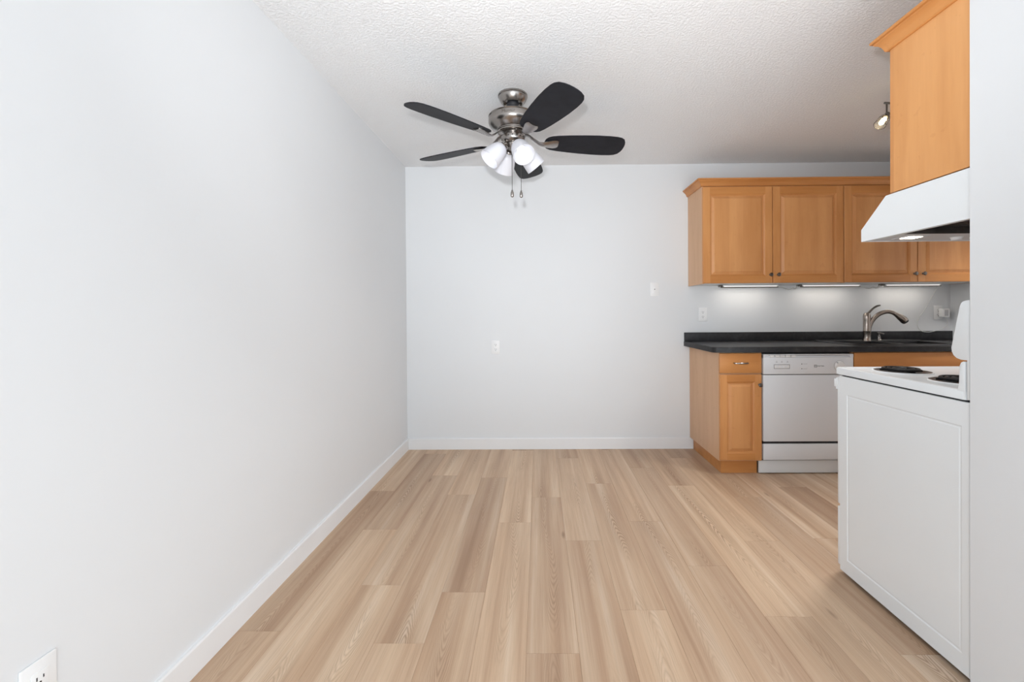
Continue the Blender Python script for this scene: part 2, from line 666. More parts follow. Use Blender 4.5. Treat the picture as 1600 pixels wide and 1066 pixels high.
# ------------------------------------------------------------------ cabinet pieces
def add_door_face(b, x0, x1, z0, z1, y, ny, th=0.019, stile=0.053, rail=0.056):
    """raised-panel door; y is the plane of its front, ny the way the front faces (-1 or +1).
    material 0 vertical grain, 1 horizontal grain, 2 panel"""
    bm = bmesh.new()
    s = -ny

    def V(x, z, d):          # d = depth below the front
        return bm.verts.new((x, y + s * d, z))
    ch = 0.003
    def ring(ix, izb, izt, d):
        return [V(x0 + ix, z0 + izb, d), V(x1 - ix, z0 + izb, d), V(x1 - ix, z1 - izt, d), V(x0 + ix, z1 - izt, d)]
    back = ring(0, 0, 0, th)
    edge = ring(0, 0, 0, ch)
    front = ring(ch, ch, ch, 0)

    def bridge(r1, r2, mats):
        for i in range(4):
            j = (i + 1) % 4
            f = bm.faces.new((r1[i], r1[j], r2[j], r2[i]))
            f.material_index = mats[i]
    bm.faces.new(back).material_index = 0
    bridge(back, edge, (1, 0, 1, 0))
    bridge(edge, front, (1, 0, 1, 0))
    # stiles run full height, rails between them
    inn = ring(stile, rail, rail, 0)
    bl, br = V(x0 + stile, z0 + ch, 0), V(x1 - stile, z0 + ch, 0)
    tl, tr = V(x0 + stile, z1 - ch, 0), V(x1 - stile, z1 - ch, 0)
    for vs, mi in (((front[0], bl, inn[0], inn[3], tl, front[3]), 0), ((br, front[1], front[2], tr, inn[2], inn[1]), 0),
                   ((bl, br, inn[1], inn[0]), 1), ((inn[3], inn[2], tr, tl), 1)):
        bm.faces.new(vs).material_index = mi
    prev = inn
    for ins, d in ((0.003, 0.004), (0.008, 0.0065), (0.012, 0.0080), (0.0125, 0.0115), (0.016, 0.0115), (0.033, 0.0030), (0.0345, 0.0010)):
        r = ring(stile + ins, rail + ins, rail + ins, d)
        bridge(prev, r, (1, 0, 1, 0) if ins < 0.014 else (2, 2, 2, 2))
        prev = r
    bm.faces.new(prev).material_index = 2
    bmesh.ops.recalc_face_normals(bm, faces=bm.faces)
    b._merge(bm, None)


def door(parent, x0, x1, z0, z1, y, ny, knob=None, **kw):
    b = MB()
    add_door_face(b, x0, x1, z0, z1, y, ny, **kw)
    d = b.build('door', [M['maple'], M['maple_x'], M['maple_panel']], parent, sharp=20, origin=(x0, y, z0))
    if knob:
        k = MB()
        k.lathe([(0.0, 0.0), (0.0075, 0.0), (0.0075, 0.002), (0.0052, 0.005), (0.0052, 0.012), (0.009, 0.015), (0.0135, 0.019),
                 (0.0145, 0.022), (0.012, 0.0255), (0.006, 0.0275), (0.0, 0.028)], axis_xf((knob[0], y, knob[1]), (0, ny, 0)), 24)
        k.build('knob', M['pewter'], d)
    return d


CROWN = [(0.0, 0.0), (0.006, 0.0), (0.010, 0.003), (0.012, 0.010), (0.016, 0.020), (0.023, 0.030), (0.033, 0.037), (0.034, 0.042),
         (0.041, 0.044), (0.043, 0.050), (0.041, 0.055), (0.0, 0.055)]


def crown(path, name, parent=None, mats=None):
    """path: list of (x, y, nx, ny) plan corners with outward mitre vectors"""
    bm = bmesh.new()
    rings = []
    for x, y, nx, ny, z in path:
        rings.append([bm.verts.new((x + nx * p, y + ny * p, z + q)) for p, q in CROWN])
    for a, c in zip(rings, rings[1:]):
        for i in range(len(CROWN)):
            j = (i + 1) % len(CROWN)
            bm.faces.new((a[i], a[j], c[j], c[i]))
    bm.faces.new(rings[0])
    bm.faces.new(rings[-1])
    bmesh.ops.recalc_face_normals(bm, faces=bm.faces)
    b = MB()
    b._merge(bm, 0)
    return b.build(name, mats or M['maple_x'], parent, sharp=28)


# ------------------------------------------------------------------ wall cabinets over the counter
ZU0, ZU1 = 1.3714, 2.122
YU = D - 0.3109


def wall_cabinet(x0, x1, label, doors, end_panel):
    r = thing('wall_cabinet', label, 'cabinet', ((x0 + x1) / 2, D - 0.15, ZU0), 'maple cabinets above the black countertop')
    b = MB()
    p = 0.016
    b.box(x0, x0 + p, YU, D - 0.002, ZU0, ZU1)
    b.box(x1 - p, x1, YU, D - 0.002, ZU0, ZU1)
    b.box(x0 + p, x1 - p, YU, D - 0.002, ZU1 - p, ZU1)
    b.box(x0 + p, x1 - p, D - 0.01, D - 0.002, ZU0 + 0.02, ZU1 - p)
    b.build('carcass', M['maple_side'], r, origin=(x0, YU, ZU0))
    c = MB()
    c.box(x0 + p, x1 - p, YU + 0.001, D - 0.002, ZU0 + 0.001, ZU0 + 0.017)
    o = c.build('bottom_panel', M['melamine'], r)
    o['label'] = 'pale underside panel'
    for dx0, dx1, kx in doors:
        door(r, dx0, dx1, ZU0 + 0.003, ZU1 - 0.006, YU - 0.0195, -1, (kx, ZU0 + 0.066))
    return r


wall_cabinet(1.2646, 2.3405, 'two-door honey maple wall cabinet at the open left end, fully clear of the range hood',
             [(1.267, 1.7965, 1.778), (1.8015, 2.3385, 1.836)], True)
wall_cabinet(2.3425, XR - 0.003, 'two-door honey maple wall cabinet partly hidden behind the white range hood',
             [(2.3445, 2.8985, 2.873), (2.9035, XR - 0.006, 2.938)], False)
s2 = 1.0
zc = ZU1
cr = crown([(1.2636, D - 0.002, -1, 0, zc), (1.2636, YU - 0.0005, -1, -1, zc), (XR - 0.004, YU - 0.0005, 0, -1, zc)], 'crown_moulding')
tag(cr, 'honey maple crown moulding along the top of the cabinets above the sink', 'moulding')

# ------------------------------------------------------------------ under-cabinet strip lights
for i, (x0, x1, lb) in enumerate(((1.497, 1.939, 'slim strip light under the cabinets, nearest the open left end'),
                                  (2.136, 2.597, 'slim strip light under the cabinets, middle one, left of the faucet'),
                                  (2.804, 3.242, 'slim strip light under the cabinets, nearest the plugged-in adapter'))):
    r = thing('strip_light', lb, 'strip light', ((x0 + x1) / 2, D - 0.12, ZU0 - 0.019), 'strip lights under the wall cabinets')
    b = MB(); b.box(x0, x1, D - 0.150, D - 0.085, ZU0 - 0.017, ZU0 + 0.0005, bev=0.003)
    b.box(x0 - 0.022, x1, D - 0.152, D - 0.148, ZU0 - 0.0225, ZU0 - 0.0150, mi=1)
    b.build('housing', [M['plastic'], M['pewter']], r)
    b = MB(); b.box(x0 + 0.02, x1 - 0.02, D - 0.142, D - 0.093, ZU0 - 0.0195, ZU0 - 0.0165)
    b.box(x0 + 0.004, x1 - 0.012, D - 0.1515, D - 0.149, ZU0 - 0.0150, ZU0 - 0.0095, mi=1)
    b.build('lens', [M['strip_lens'], M['strip_edge']], r)
    b = MB()
    b.box(x0 - 0.022, x0 + 0.001, D - 0.140, D - 0.095, ZU0 - 0.015, ZU0 + 0.0005, bev=0.003)
    b.build('end_cap', M['pewter'], r)


def cord(name, pts, rad, label, group=None, mat='cord'):
    b = MB()
    b.tube(spline(pts, 8), rad, 8)
    o = b.build(name, M[mat])
    return tag(o, label, 'cord', group)


zl = ZU0 - 0.010
cord('link_cord', [(1.940, D - 0.11, zl), (1.985, D - 0.115, zl - 0.008), (2.04, D - 0.12, zl - 0.026), (2.075, D - 0.12, zl - 0.016), (2.092, D - 0.12, zl - 0.023), (2.113, D - 0.115, zl)],
     0.0045, 'short drooping cord linking the left and middle strip lights', 'cords between the strip lights')
cord('link_cord', [(2.598, D - 0.11, zl), (2.64, D - 0.115, zl - 0.010), (2.69, D - 0.12, zl - 0.024), (2.72, D - 0.12, zl - 0.014), (2.75, D - 0.12, zl - 0.02), (2.781, D - 0.115, zl)],
     0.0045, 'short drooping cord linking the middle and right strip lights', 'cords between the strip lights')


# ------------------------------------------------------------------ wall plates
def plate(name, label, cat, origin, nrm, kind, group=None):
    """origin: centre on the wall, nrm: 'y' back wall (faces -y), 'x' left wall (faces +x)"""
    r = thing(name, label, cat, origin, group)

    def place(mb):
        # local: u across, w up, n out of the wall
        if nrm == 'y':
            xf = Matrix(((1, 0, 0, 0), (0, 0, -1, 0), (0, 1, 0, 0), (0, 0, 0, 1)))
        else:
            xf = Matrix(((0, 0, 1, 0), (1, 0, 0, 0), (0, 1, 0, 0), (0, 0, 0, 1)))
        bmesh.ops.transform(mb.bm, matrix=Matrix.Translation(origin) @ xf, verts=mb.bm.verts)
        bmesh.ops.recalc_face_normals(mb.bm, faces=mb.bm.faces)
        return mb
    b = MB(); b.box(-0.0355, 0.0355, -0.058, 0.058, 0, 0.006, bev=0.0025)
    place(b).build('cover_plate', M['plastic'], r)
    if kind == 'duplex':
        for sgn in (1, -1):
            b = MB()
            pts = []
            for k in range(24):
                a = 2 * PI * k / 24
                pts.append((0.0172 * math.cos(a), max(-0.0128, min(0.0128, 0.0172 * math.sin(a))) + sgn * 0.0195))
            b.prism(pts, 'z', 0.005, 0.0072)
            f = place(b).build('receptacle', M['plastic'], r)
            b = MB()
            cz = sgn * 0.0195
            b.box(-0.0078, -0.0054, cz - 0.001, cz + 0.008, 0.0068, 0.0074)
            b.box(0.0054, 0.0078, cz - 0.001, cz + 0.007, 0.0068, 0.0074)
            b.lathe([(0.0030, 0.0068), (0.0030, 0.0074)], Matrix.Translation((0, cz - 0.0075, 0)), 12)
            place(b).build('slots', M['slot'], f)
        b = MB(); b.lathe([(0.003, 0.0058), (0.003, 0.0068), (0.0, 0.007)], None, 12)
        place(b).build('screw', M['plastic'], r)
    elif kind == 'jack':
        b = MB(); b.box(-0.0168, 0.0168, -0.0335, 0.0335, 0.005, 0.0078, bev=0.001)
        f = place(b).build('insert', M['plastic'], r)
        b = MB(); b.lathe([(0.0042, 0.0074), (0.0042, 0.0090), (0.0, 0.0090)], None, 16)
        place(b).build('jack_hole', M['slot'], f)
    elif kind == 'decora':
        b = MB(); b.box(-0.0168, 0.0168, -0.0335, 0.0335, 0.005, 0.0078, bev=0.001)
        f = place(b).build('receptacle', M['plastic'], r)
        b = MB()
        for cz in (0.017, -0.017):
            b.box(-0.0078, -0.0054, cz - 0.002, cz + 0.006, 0.0075, 0.0081)
            b.box(0.0054, 0.0078, cz - 0.002, cz + 0.005, 0.0075, 0.0081)
            b.lathe([(0.0028, 0.0075), (0.0028, 0.0081)], Matrix.Translation((0, cz - 0.0085, 0)), 12)
        place(b).build('slots', M['slot'], f)
    return r


plate('wall_outlet', 'white electrical outlet low on the left wall, closest to the viewer', 'outlet', (XL, 0.9495, 0.336), 'x', 'decora')
plate('wall_outlet', 'white electrical outlet low on the bare back wall below the ceiling fan', 'outlet', (-0.368, D, 0.867), 'y', 'duplex')
plate('wall_outlet', 'white electrical outlet above the left end of the black countertop', 'outlet', (1.3855, D, 1.1325), 'y', 'duplex')
plate('jack_plate', 'white wall plate with a single dark centre hole, left of the wall cabinets', 'wall plate', (0.9795, D, 1.348), 'y', 'jack')
plate('wall_outlet', 'white electrical outlet near the kitchen corner with a plug-in adapter in it', 'outlet', (3.351, D, 1.135), 'y', 'duplex')

r = thing('power_cord', 'thin looping white cord with plug-in adapter, hanging from strip light to corner outlet', 'power cord', (3.30, D - 0.03, 0.96))
b = MB(); b.box(3.352, 3.405, D - 0.052, D - 0.0085, 1.098, 1.168, bev=0.004)
pa = b.build('plug_adapter', M['plastic'], r)
b = MB(); b.box(3.362, 3.392, D - 0.0535, D - 0.0515, 1.108, 1.158, bev=0.0008)
b.build('rating_plate', plain('pale_grey_label', (0.55, 0.55, 0.56), 0.5), pa)
b = MB()
b.tube(spline([(3.246, D - 0.11, zl - 0.004), (3.275, D - 0.08, zl - 0.014), (3.285, D - 0.05, zl - 0.05), (3.270, D - 0.02, zl - 0.12), (3.235, D - 0.012, zl - 0.2), (3.185, D - 0.012, zl - 0.27),
               (3.165, D - 0.02, zl - 0.33), (3.185, D - 0.03, zl - 0.375), (3.24, D - 0.035, zl - 0.388), (3.30, D - 0.035, zl - 0.378), (3.355, D - 0.03, zl - 0.365),
               (3.40, D - 0.03, zl - 0.33), (3.405, D - 0.03, zl - 0.285), (3.39, D - 0.03, 1.099)], 8), 0.0022, 8)
b.build('cable', M['cord'], r)

# ------------------------------------------------------------------ base cabinets
YB = D - 0.5904      # carcass front
YD = D - 0.610       # door fronts
ZB = 0.866
r = thing('base_cabinet', 'narrow honey maple base cabinet with one drawer and one door, left of the dishwasher', 'cabinet', (1.42, D - 0.3, 0))
b = MB()
b.box(1.2726, 1.2886, YB, D - 0.002, 0.0969, ZB)
b.box(1.2886, 1.557, YB, D - 0.002, 0.0969, 0.113)
b.box(1.557, 1.573, YB, D - 0.002, 0.0969, ZB)
b.box(1.2886, 1.557, YB, YB + 0.02, 0.825, ZB)
b.box(1.2886, 1.557, YB, YB + 0.02, 0.70, 0.735)
b.box(1.2886, 1.557, D - 0.012, D - 0.002, 0.113, ZB)
b.build('carcass', M['maple_side'], r, origin=(1.2726, YB, 0))
b = MB()
b.box(1.2995, 1.3125, D - 0.5608, D - 0.002, 0, 0.0969)
b.box(1.3125, 1.555, D - 0.5608, D - 0.545, 0, 0.0969)
b.build('toe_kick', M['maple_x'], r)
door(r, 1.2755, 1.5675, 0.106, 0.712, YD, -1, (1.5495, 0.640), stile=0.047, rail=0.05)
b = MB(); b.box(1.2735, 1.5675, YD, YB - 0.0005, 0.722, 0.862, bev=0.003)
dr = b.build('drawer', M['maple_x'], r, origin=(1.2735, YD, 0.722))
b = MB()
hp = [(1.372, YD + 0.001, 0.7935), (1.372, YD - 0.012, 0.7935), (1.385, YD - 0.021, 0.7935), (1.42, YD - 0.026, 0.7935), (1.455, YD - 0.021, 0.7935), (1.468, YD - 0.012, 0.7935), (1.468, YD + 0.001, 0.7935)]
sp = spline(hp, 6)
b.tube(sp, lerp_list([0.0055, 0.005, 0.0045, 0.0065, 0.0045, 0.005, 0.0055], len(sp)), 10)
b.build('handle', M['nickel'], dr)

r = thing('sink_base_cabinet', 'honey maple base cabinet below the sink, right of the dishwasher and mostly behind the range', 'cabinet', (2.8, D - 0.3, 0))
X0, X1 = 2.2115, XR - 0.003
b = MB()
b.box(X0, X0 + 0.016, YB, D - 0.002, 0.0969, ZB)
b.box(X1 - 0.016, X1, YB, D - 0.002, 0.0969, ZB)
b.box(X0 + 0.016, X1 - 0.016, YB, D - 0.002, 0.0969, 0.113)
b.box(X0 + 0.016, X1 - 0.016, YB, YB + 0.018, 0.70, ZB)
b.box(X0 + 0.016, X1 - 0.016, D - 0.012, D - 0.002, 0.113, ZB)
b.build('carcass', M['maple_side'], r, origin=(X0, YB, 0))
b = MB(); b.box(X0, X1, D - 0.5608, D - 0.545, 0, 0.0969)
b.build('toe_kick', M['maple_x'], r)
b = MB(); b.box(X0 + 0.003, X1 - 0.35, YD, YB - 0.0005, 0.722, 0.862, bev=0.003)
b.build('false_front', M['maple_x'], r, origin=(X0, YD, 0.722))
b = MB(); b.box(X1 - 0.347, X1 - 0.003, YD, YB - 0.0005, 0.722, 0.862, bev=0.003)
b.build('drawer', M['maple_x'], r, origin=(X1 - 0.347, YD, 0.722))
xm = (X0 + 0.003 + X1 - 0.35) / 2
door(r, X0 + 0.003, xm - 0.002, 0.106, 0.712, YD, -1, (xm - 0.025, 0.64), stile=0.047, rail=0.05)
door(r, xm + 0.002, X1 - 0.35, 0.106, 0.712, YD, -1, (xm + 0.025, 0.64), stile=0.047, rail=0.05)
door(r, X1 - 0.347, X1 - 0.003, 0.106, 0.712, YD, -1, (X1 - 0.32, 0.64), stile=0.047, rail=0.05)

# ------------------------------------------------------------------ countertop and sink
XC = 1.2241
YC = D - 0.6241
ZC0, ZC1 = 0.8685, 0.9077
SX0, SX1, SY0, SY1 = 2.25, 3.06, D - 0.575, D - 0.075     # sink rim
hx0, hx1, hy0, hy1 = SX0 + 0.02, SX1 - 0.02, SY0 + 0.02, SY1 - 0.02
r = thing('countertop', 'black laminate countertop running along the back wall over the dishwasher', 'countertop', (2.3, D - 0.3, ZC0))
bm = bmesh.new()


def top_mesh(bm):
    """slab with a sink cut-out and eased front and left edges"""
    outer = [(XC, YC + 0.03), (XC + 0.012, YC + 0.010), (XC + 0.03, YC), (XR - 0.002, YC), (XR - 0.002, D - 0.002), (XC, D - 0.002)]
    inner = [(hx0, hy0), (hx1, hy0), (hx1, hy1), (hx0, hy1)]
    e = 0.004
    def lvl(pts, z, off=0.0):
        out = []
        for x, y in pts:
            xx = x + (off if x < XC + 0.031 else 0)
            yy = y + (off if y < YC + 0.031 else 0)
            out.append(bm.verts.new((xx, yy, z)))
        return out
    ob, om, ot = lvl(outer, ZC0), lvl(outer, ZC1 - e), lvl(outer, ZC1, e)
    ib, it = lvl(inner, ZC0), lvl(inner, ZC1)
    for a, c in ((ob, om), (om, ot), (it, ib)):
        n = len(a)
        for i in range(n):
            j = (i + 1) % n
            bm.faces.new((a[i], a[j], c[j], c[i]))
    for o_, i_, in ((ot, it), (ob, ib)):
        bm.faces.new((o_[2], o_[3], i_[1], i_[0]))
        bm.faces.new((o_[3], o_[4], i_[2], i_[1]))
        bm.faces.new((o_[4], o_[5], i_[3], i_[2]))
        bm.faces.new((o_[5], o_[0], o_[1], o_[2], i_[0], i_[3]))
    bmesh.ops.recalc_face_normals(bm, faces=bm.faces)


top_mesh(bm)
b = MB(); b._merge(bm, 0)
b.build('worktop', M['counter'], r)
b = MB(); b.box(XC + 0.002, XR - 0.002, D - 0.021, D - 0.002, ZC1, 0.9819, bev=0.002)
b.build('backsplash', M['counter'], r)

r = thing('sink', 'black double-bowl sink with a raised rim set into the countertop', 'sink', (2.65, D - 0.32, ZC1))
bm = bmesh.new()
zr = ZC1 + 0.011


def rect(x0, x1, y0, y1, z, rad=0.0, n=4):
    pts = []
    for cx, cy, a0 in ((x1 - rad, y0 + rad, -PI / 2), (x1 - rad, y1 - rad, 0), (x0 + rad, y1 - rad, PI / 2), (x0 + rad, y0 + rad, PI)):
        for i in range(n + 1):
            a = a0 + PI / 2 * i / n
            pts.append((cx + rad * math.cos(a), cy + rad * math.sin(a), z))
    return [bm.verts.new(p) for p in pts]


def br(a, c):
    n = len(a)
    for i in range(n):
        j = (i + 1) % n
        bm.faces.new((a[i], a[j], c[j], c[i]))


R0 = rect(SX0, SX1, SY0, SY1, ZC1 + 0.0003, 0.04)
R1 = rect(SX0 + 0.003, SX1 - 0.003, SY0 + 0.003, SY1 - 0.003, zr - 0.002, 0.04)
R2 = rect(SX0 + 0.008, SX1 - 0.008, SY0 + 0.008, SY1 - 0.008, zr, 0.04)
R3 = rect(SX0 + 0.022, SX1 - 0.022, SY0 + 0.022, SY1 - 0.022, zr - 0.001, 0.035)
R4 = rect(SX0 + 0.026, SX1 - 0.026, SY0 + 0.026, SY1 - 0.026, zr - 0.006, 0.035)
for a, c in ((R0, R1), (R1, R2), (R2, R3), (R3, R4)):
    br(a, c)
# deck grid with two bowls
xs = [SX0 + 0.026, SX0 + 0.05, (SX0 + SX1) / 2 - 0.015, (SX0 + SX1) / 2 + 0.015, SX1 - 0.05, SX1 - 0.026]
ys = [SY0 + 0.026, SY0 + 0.045, SY1 - 0.13, SY1 - 0.026]
zd = zr - 0.006
for i in range(5):
    for j in range(3):
        if j == 1 and i in (1, 3):
            q = [[(xs[i], ys[1]), (xs[i + 1], ys[1]), (xs[i + 1], ys[2]), (xs[i], ys[2])]]
            t0 = [bm.verts.new((x, y, zd)) for x, y in q[0]]
            cx, cy = (xs[i] + xs[i + 1]) / 2, (ys[1] + ys[2]) / 2
            t1 = [bm.verts.new((cx + (x - cx) * 0.9, cy + (y - cy) * 0.9, zd - 0.17)) for x, y in q[0]]
            br(t0, t1)
            bm.faces.new(t1)
            continue
        bm.faces.new([bm.verts.new(p) for p in ((xs[i], ys[j], zd), (xs[i + 1], ys[j], zd), (xs[i + 1], ys[j + 1], zd), (xs[i], ys[j + 1], zd))])
bmesh.ops.remove_doubles(bm, verts=bm.verts, dist=0.0004)
b = MB(); b._merge(bm, 0)
b.build('basin', M['black'], r, sharp=50)
for cx in ((xs[1] + xs[2]) / 2, (xs[3] + xs[4]) / 2):
    b = MB(); b.lathe([(0.0, 0.0), (0.03, 0.0), (0.042, 0.003), (0.044, 0.001)], Matrix.Translation((cx, (ys[1] + ys[2]) / 2, zd - 0.1695)), 24)
    b.build('drain', M['nickel'], r)

# faucet
FX, FY, FZ = 2.650, D - 0.148, zd + 0.0004
r = thing('faucet', 'brushed nickel single-lever pull-out faucet standing behind the sink', 'faucet', (FX, FY, FZ))
b = MB()
b.lathe([(0.030, 0.0), (0.030, 0.004), (0.0265, 0.010), (0.0255, 0.03), (0.0255, 0.075), (0.0262, 0.077), (0.0262, 0.081), (0.0255, 0.083),
         (0.0255, 0.165), (0.0262, 0.170), (0.0265, 0.195), (0.024, 0.212), (0.017, 0.224), (0.0, 0.229)], Matrix.Translation((FX, FY, FZ)), 32)
b.build('body', M['bronze_nickel'], r)
b = MB()
sp = spline([(FX + 0.008, FY - 0.004, FZ + 0.05), (FX + 0.014, FY - 0.006, FZ + 0.11), (FX + 0.035, FY - 0.012, FZ + 0.165), (FX + 0.075, FY - 0.024, FZ + 0.212), (FX + 0.125, FY - 0.038, FZ + 0.233),
             (FX + 0.165, FY - 0.050, FZ + 0.226), (FX + 0.192, FY - 0.058, FZ + 0.206)], 6)
b.tube(sp, lerp_list([0.018, 0.0175, 0.017, 0.0165, 0.016, 0.0155, 0.0155], len(sp)), 18)
b.build('spout', M['bronze_nickel'], r)
b = MB()
sp = spline([(FX + 0.185, FY - 0.056, FZ + 0.213), (FX + 0.205, FY - 0.062, FZ + 0.196), (FX + 0.228, FY - 0.069, FZ + 0.176), (FX + 0.243, FY - 0.0735, FZ + 0.158)], 5)
b.tube(sp, lerp_list([0.0165, 0.0195, 0.0245, 0.027, 0.026], len(sp)), 18)
hd = b.build('spray_head', M['bronze_nickel'], r)
b = MB()
b.lathe([(0.0, 0.0), (0.022, 0.0), (0.024, 0.006), (0.020, 0.013), (0.0, 0.013)], axis_xf((FX + 0.2425, FY - 0.0735, FZ + 0.158), (0.62, -0.19, -0.76)), 20)
b.build('spray_face', M['slot'], hd)
b = MB()
sp = spline([(FX + 0.004, FY, FZ + 0.214), (FX + 0.022, FY - 0.004, FZ + 0.236), (FX + 0.045, FY - 0.010, FZ + 0.262), (FX + 0.070, FY - 0.016, FZ + 0.279), (FX + 0.092, FY - 0.02, FZ + 0.285)], 6)
b.tube(sp, lerp_list([0.010, 0.0085, 0.0075, 0.008, 0.0055], len(sp)), 12)
b.build('lever', M['pewter'], r)

SXd, SYd = 2.757, D - 0.135
r = thing('soap_dispenser', 'short nickel soap dispenser pump right of the faucet', 'soap dispenser', (SXd, SYd, zd))
b = MB()
b.lathe([(0.019, 0.0), (0.019, 0.005), (0.0145, 0.009), (0.012, 0.02), (0.012, 0.035), (0.008, 0.038), (0.008, 0.05)], Matrix.Translation((SXd, SYd, zd)), 24)
b.build('collar', M['nickel'], r)
b = MB()
b.lathe([(0.013, 0.05), (0.0145, 0.053), (0.0145, 0.064), (0.011, 0.068), (0.0, 0.069)], Matrix.Translation((SXd, SYd, zd)), 24)
b.tube([(SXd, SYd, zd + 0.059), (SXd + 0.004, SYd - 0.03, zd + 0.060), (SXd + 0.006, SYd - 0.05, zd + 0.055)], [0.006, 0.0055, 0.005], 10)
b.build('pump_spout', M['nickel'], r)

# ------------------------------------------------------------------ dishwasher
DX0, DX1 = 1.5785, 2.2055
r = thing('dishwasher', 'white built-in dishwasher under the black countertop, between the maple base cabinets', 'dishwasher', ((DX0 + DX1) / 2, D - 0.3, 0))
b = MB(); b.box(DX0 + 0.004, DX1 - 0.004, YD + 0.03, D - 0.03, 0.10, 0.862)
b.build('tub', M['gap'], r)
b = MB(); b.box(DX0, DX1, YD, YD + 0.03, 0.238, 0.708, bev=0.004)
b.build('door', M['dwwhite'], r)
b = MB()
b.box(DX0, DX1, YD - 0.004, YD + 0.03, 0.7135, 0.832, bev=0.003)
b.box(DX0, DX1, YD + 0.006, YD + 0.03, 0.826, 0.8505, bev=0.002)
b.box(DX0, DX1, YD - 0.004, YD + 0.03, 0.8475, 0.8545, bev=0.002)
b.box(DX0, DX0 + 0.012, YD - 0.004, YD + 0.03, 0.8295, 0.850)
b.box(DX1 - 0.02, DX1, YD - 0.004, YD + 0.03, 0.8295, 0.850)
cp = b.build('control_panel', M['dwwhite'], r)
for i in range(5):
    x = 1.624 + i * 0.0375
    b = MB(); b.box(x, x + 0.031, YD - 0.0035, YD + 0.012, 0.8325, 0.8465, bev=0.002)
    b.build('push_button', M['plastic'], cp)
b = MB(); b.box(1.618, 1.816, YD + 0.002, YD + 0.008, 0.8455, 0.848)  # dark strip standing in for the shade above the push buttons
b.build('recess_strip', M['slot'], cp)
b = MB(); b.box(1.818, 2.172, YD + 0.002, YD + 0.008, 0.8435, 0.848)
b.build('recess_strip', M['greyline'], cp)
# cycle selector window
b = MB()
b.box(1.650, 1.762, YD - 0.0048, YD - 0.0035, 0.752, 0.783, bev=0.0006)
b.box(1.654, 1.758, YD - 0.0052, YD - 0.0035, 0.756, 0.779, mi=1, bev=0.0006)
b.build('selector_window', [M['greyline'], M['plastic']], cp)
for i in range(3):
    b = MB(); b.box(1.666 + i * 0.030, 1.686 + i * 0.030, YD - 0.0058, YD - 0.0050, 0.761, 0.774, bev=0.0003)
    b.build('selector_key', M['dwwhite'], cp)
for x0, x1, z0, z1 in ((1.664, 1.676, 0.797, 0.7995), (1.700, 1.712, 0.797, 0.7995), (1.740, 1.752, 0.797, 0.7995), (1.666, 1.674, 0.803, 0.8055), (1.702, 1.710, 0.803, 0.8055), (1.742, 1.750, 0.803, 0.8055),
                       (1.854, 1.884, 0.7842, 0.7858), (1.854, 1.884, 0.7512, 0.7528)):
    b = MB(); b.box(x0, x1, YD - 0.0044, YD - 0.0038, z0, z1)
    b.build('printed_mark', M['greyline'], cp)
for z in (0.785, 0.752):
    b = MB(); b.lathe([(0.0032, 0), (0.0032, 0.0012), (0, 0.0014)], axis_xf((1.8455, YD - 0.0038, z), (0, -1, 0)), 14)
    b.build('indicator_lamp', M['slot'], cp)
b = MB()
lx, lz = 1.9415, 0.7695
for x0, x1, z0, z1 in ((-0.0095, 0.0095, 0.006, 0.0085), (-0.0095, 0.0095, -0.0085, -0.006), (-0.0095, -0.007, -0.0085, 0.0085), (0.007, 0.0095, -0.0085, 0.0085)):
    b.box(lx + x0, lx + x1, YD - 0.0046, YD - 0.0038, lz + z0, lz + z1)
b.build('badge', M['slot'], cp)
lettering('badge_letter', 'M', 0.010, Matrix.Translation((lx, YD - 0.0042, lz)) @ FACE_CAM, M['slot'], cp)
lettering('brand_lettering', 'MAYTAG', 0.0115, Matrix.Translation((lx + 0.0365, YD - 0.0042, lz)) @ FACE_CAM, M['slot'], cp)
b = MB()
b.lathe([(0.0, 0.0), (0.0365, 0.0), (0.0365, 0.0015), (0.0335, 0.0015), (0.0325, 0.003), (0.031, 0.013), (0.029, 0.015), (0.0, 0.015)], axis_xf((2.108, YD - 0.0038, 0.770), (0, -1, 0)), 40)
dl = b.build('timer_dial', M['plastic'], cp)
b = MB()
for k in range(40):
    a0, a1 = 2 * PI * k / 40, 2 * PI * (k + 1) / 40
    b.tube([(2.108 + 0.037 * math.cos(a0), YD - 0.0045, 0.77 + 0.037 * math.sin(a0)), (2.108 + 0.037 * math.cos(a1), YD - 0.0045, 0.77 + 0.037 * math.sin(a1))], 0.0009, 6)
b.box(2.078, 2.088, YD - 0.021, YD - 0.0185, 0.792, 0.797)
b.build('dial_ring', M['greyline'], dl)
b = MB(); b.box(DX0, DX1, YD + 0.008, YD + 0.03, 0.219, 0.238)
b.build('recess', M['gap'], r)
b = MB(); b.box(DX0, DX1, YD, YD + 0.03, 0.108, 0.2215, bev=0.003)
b.build('access_panel', M['dwwhite'], r)
b = MB(); b.box(DX0 - 0.018, DX1, D - 0.5785, D - 0.5635, 0.006, 0.0955, bev=0.002)
b.build('kick_plate', M['enamel'], r)

# ------------------------------------------------------------------ range
RX0, RX1 = 1.3235, 2.084
RYB = YP + 0.006       # back
RYF = 1.921            # body front
r = thing('range', 'white electric coil range seen side-on in front of the right wall end', 'range', ((RX0 + RX1) / 2, (RYB + RYF) / 2, 0))


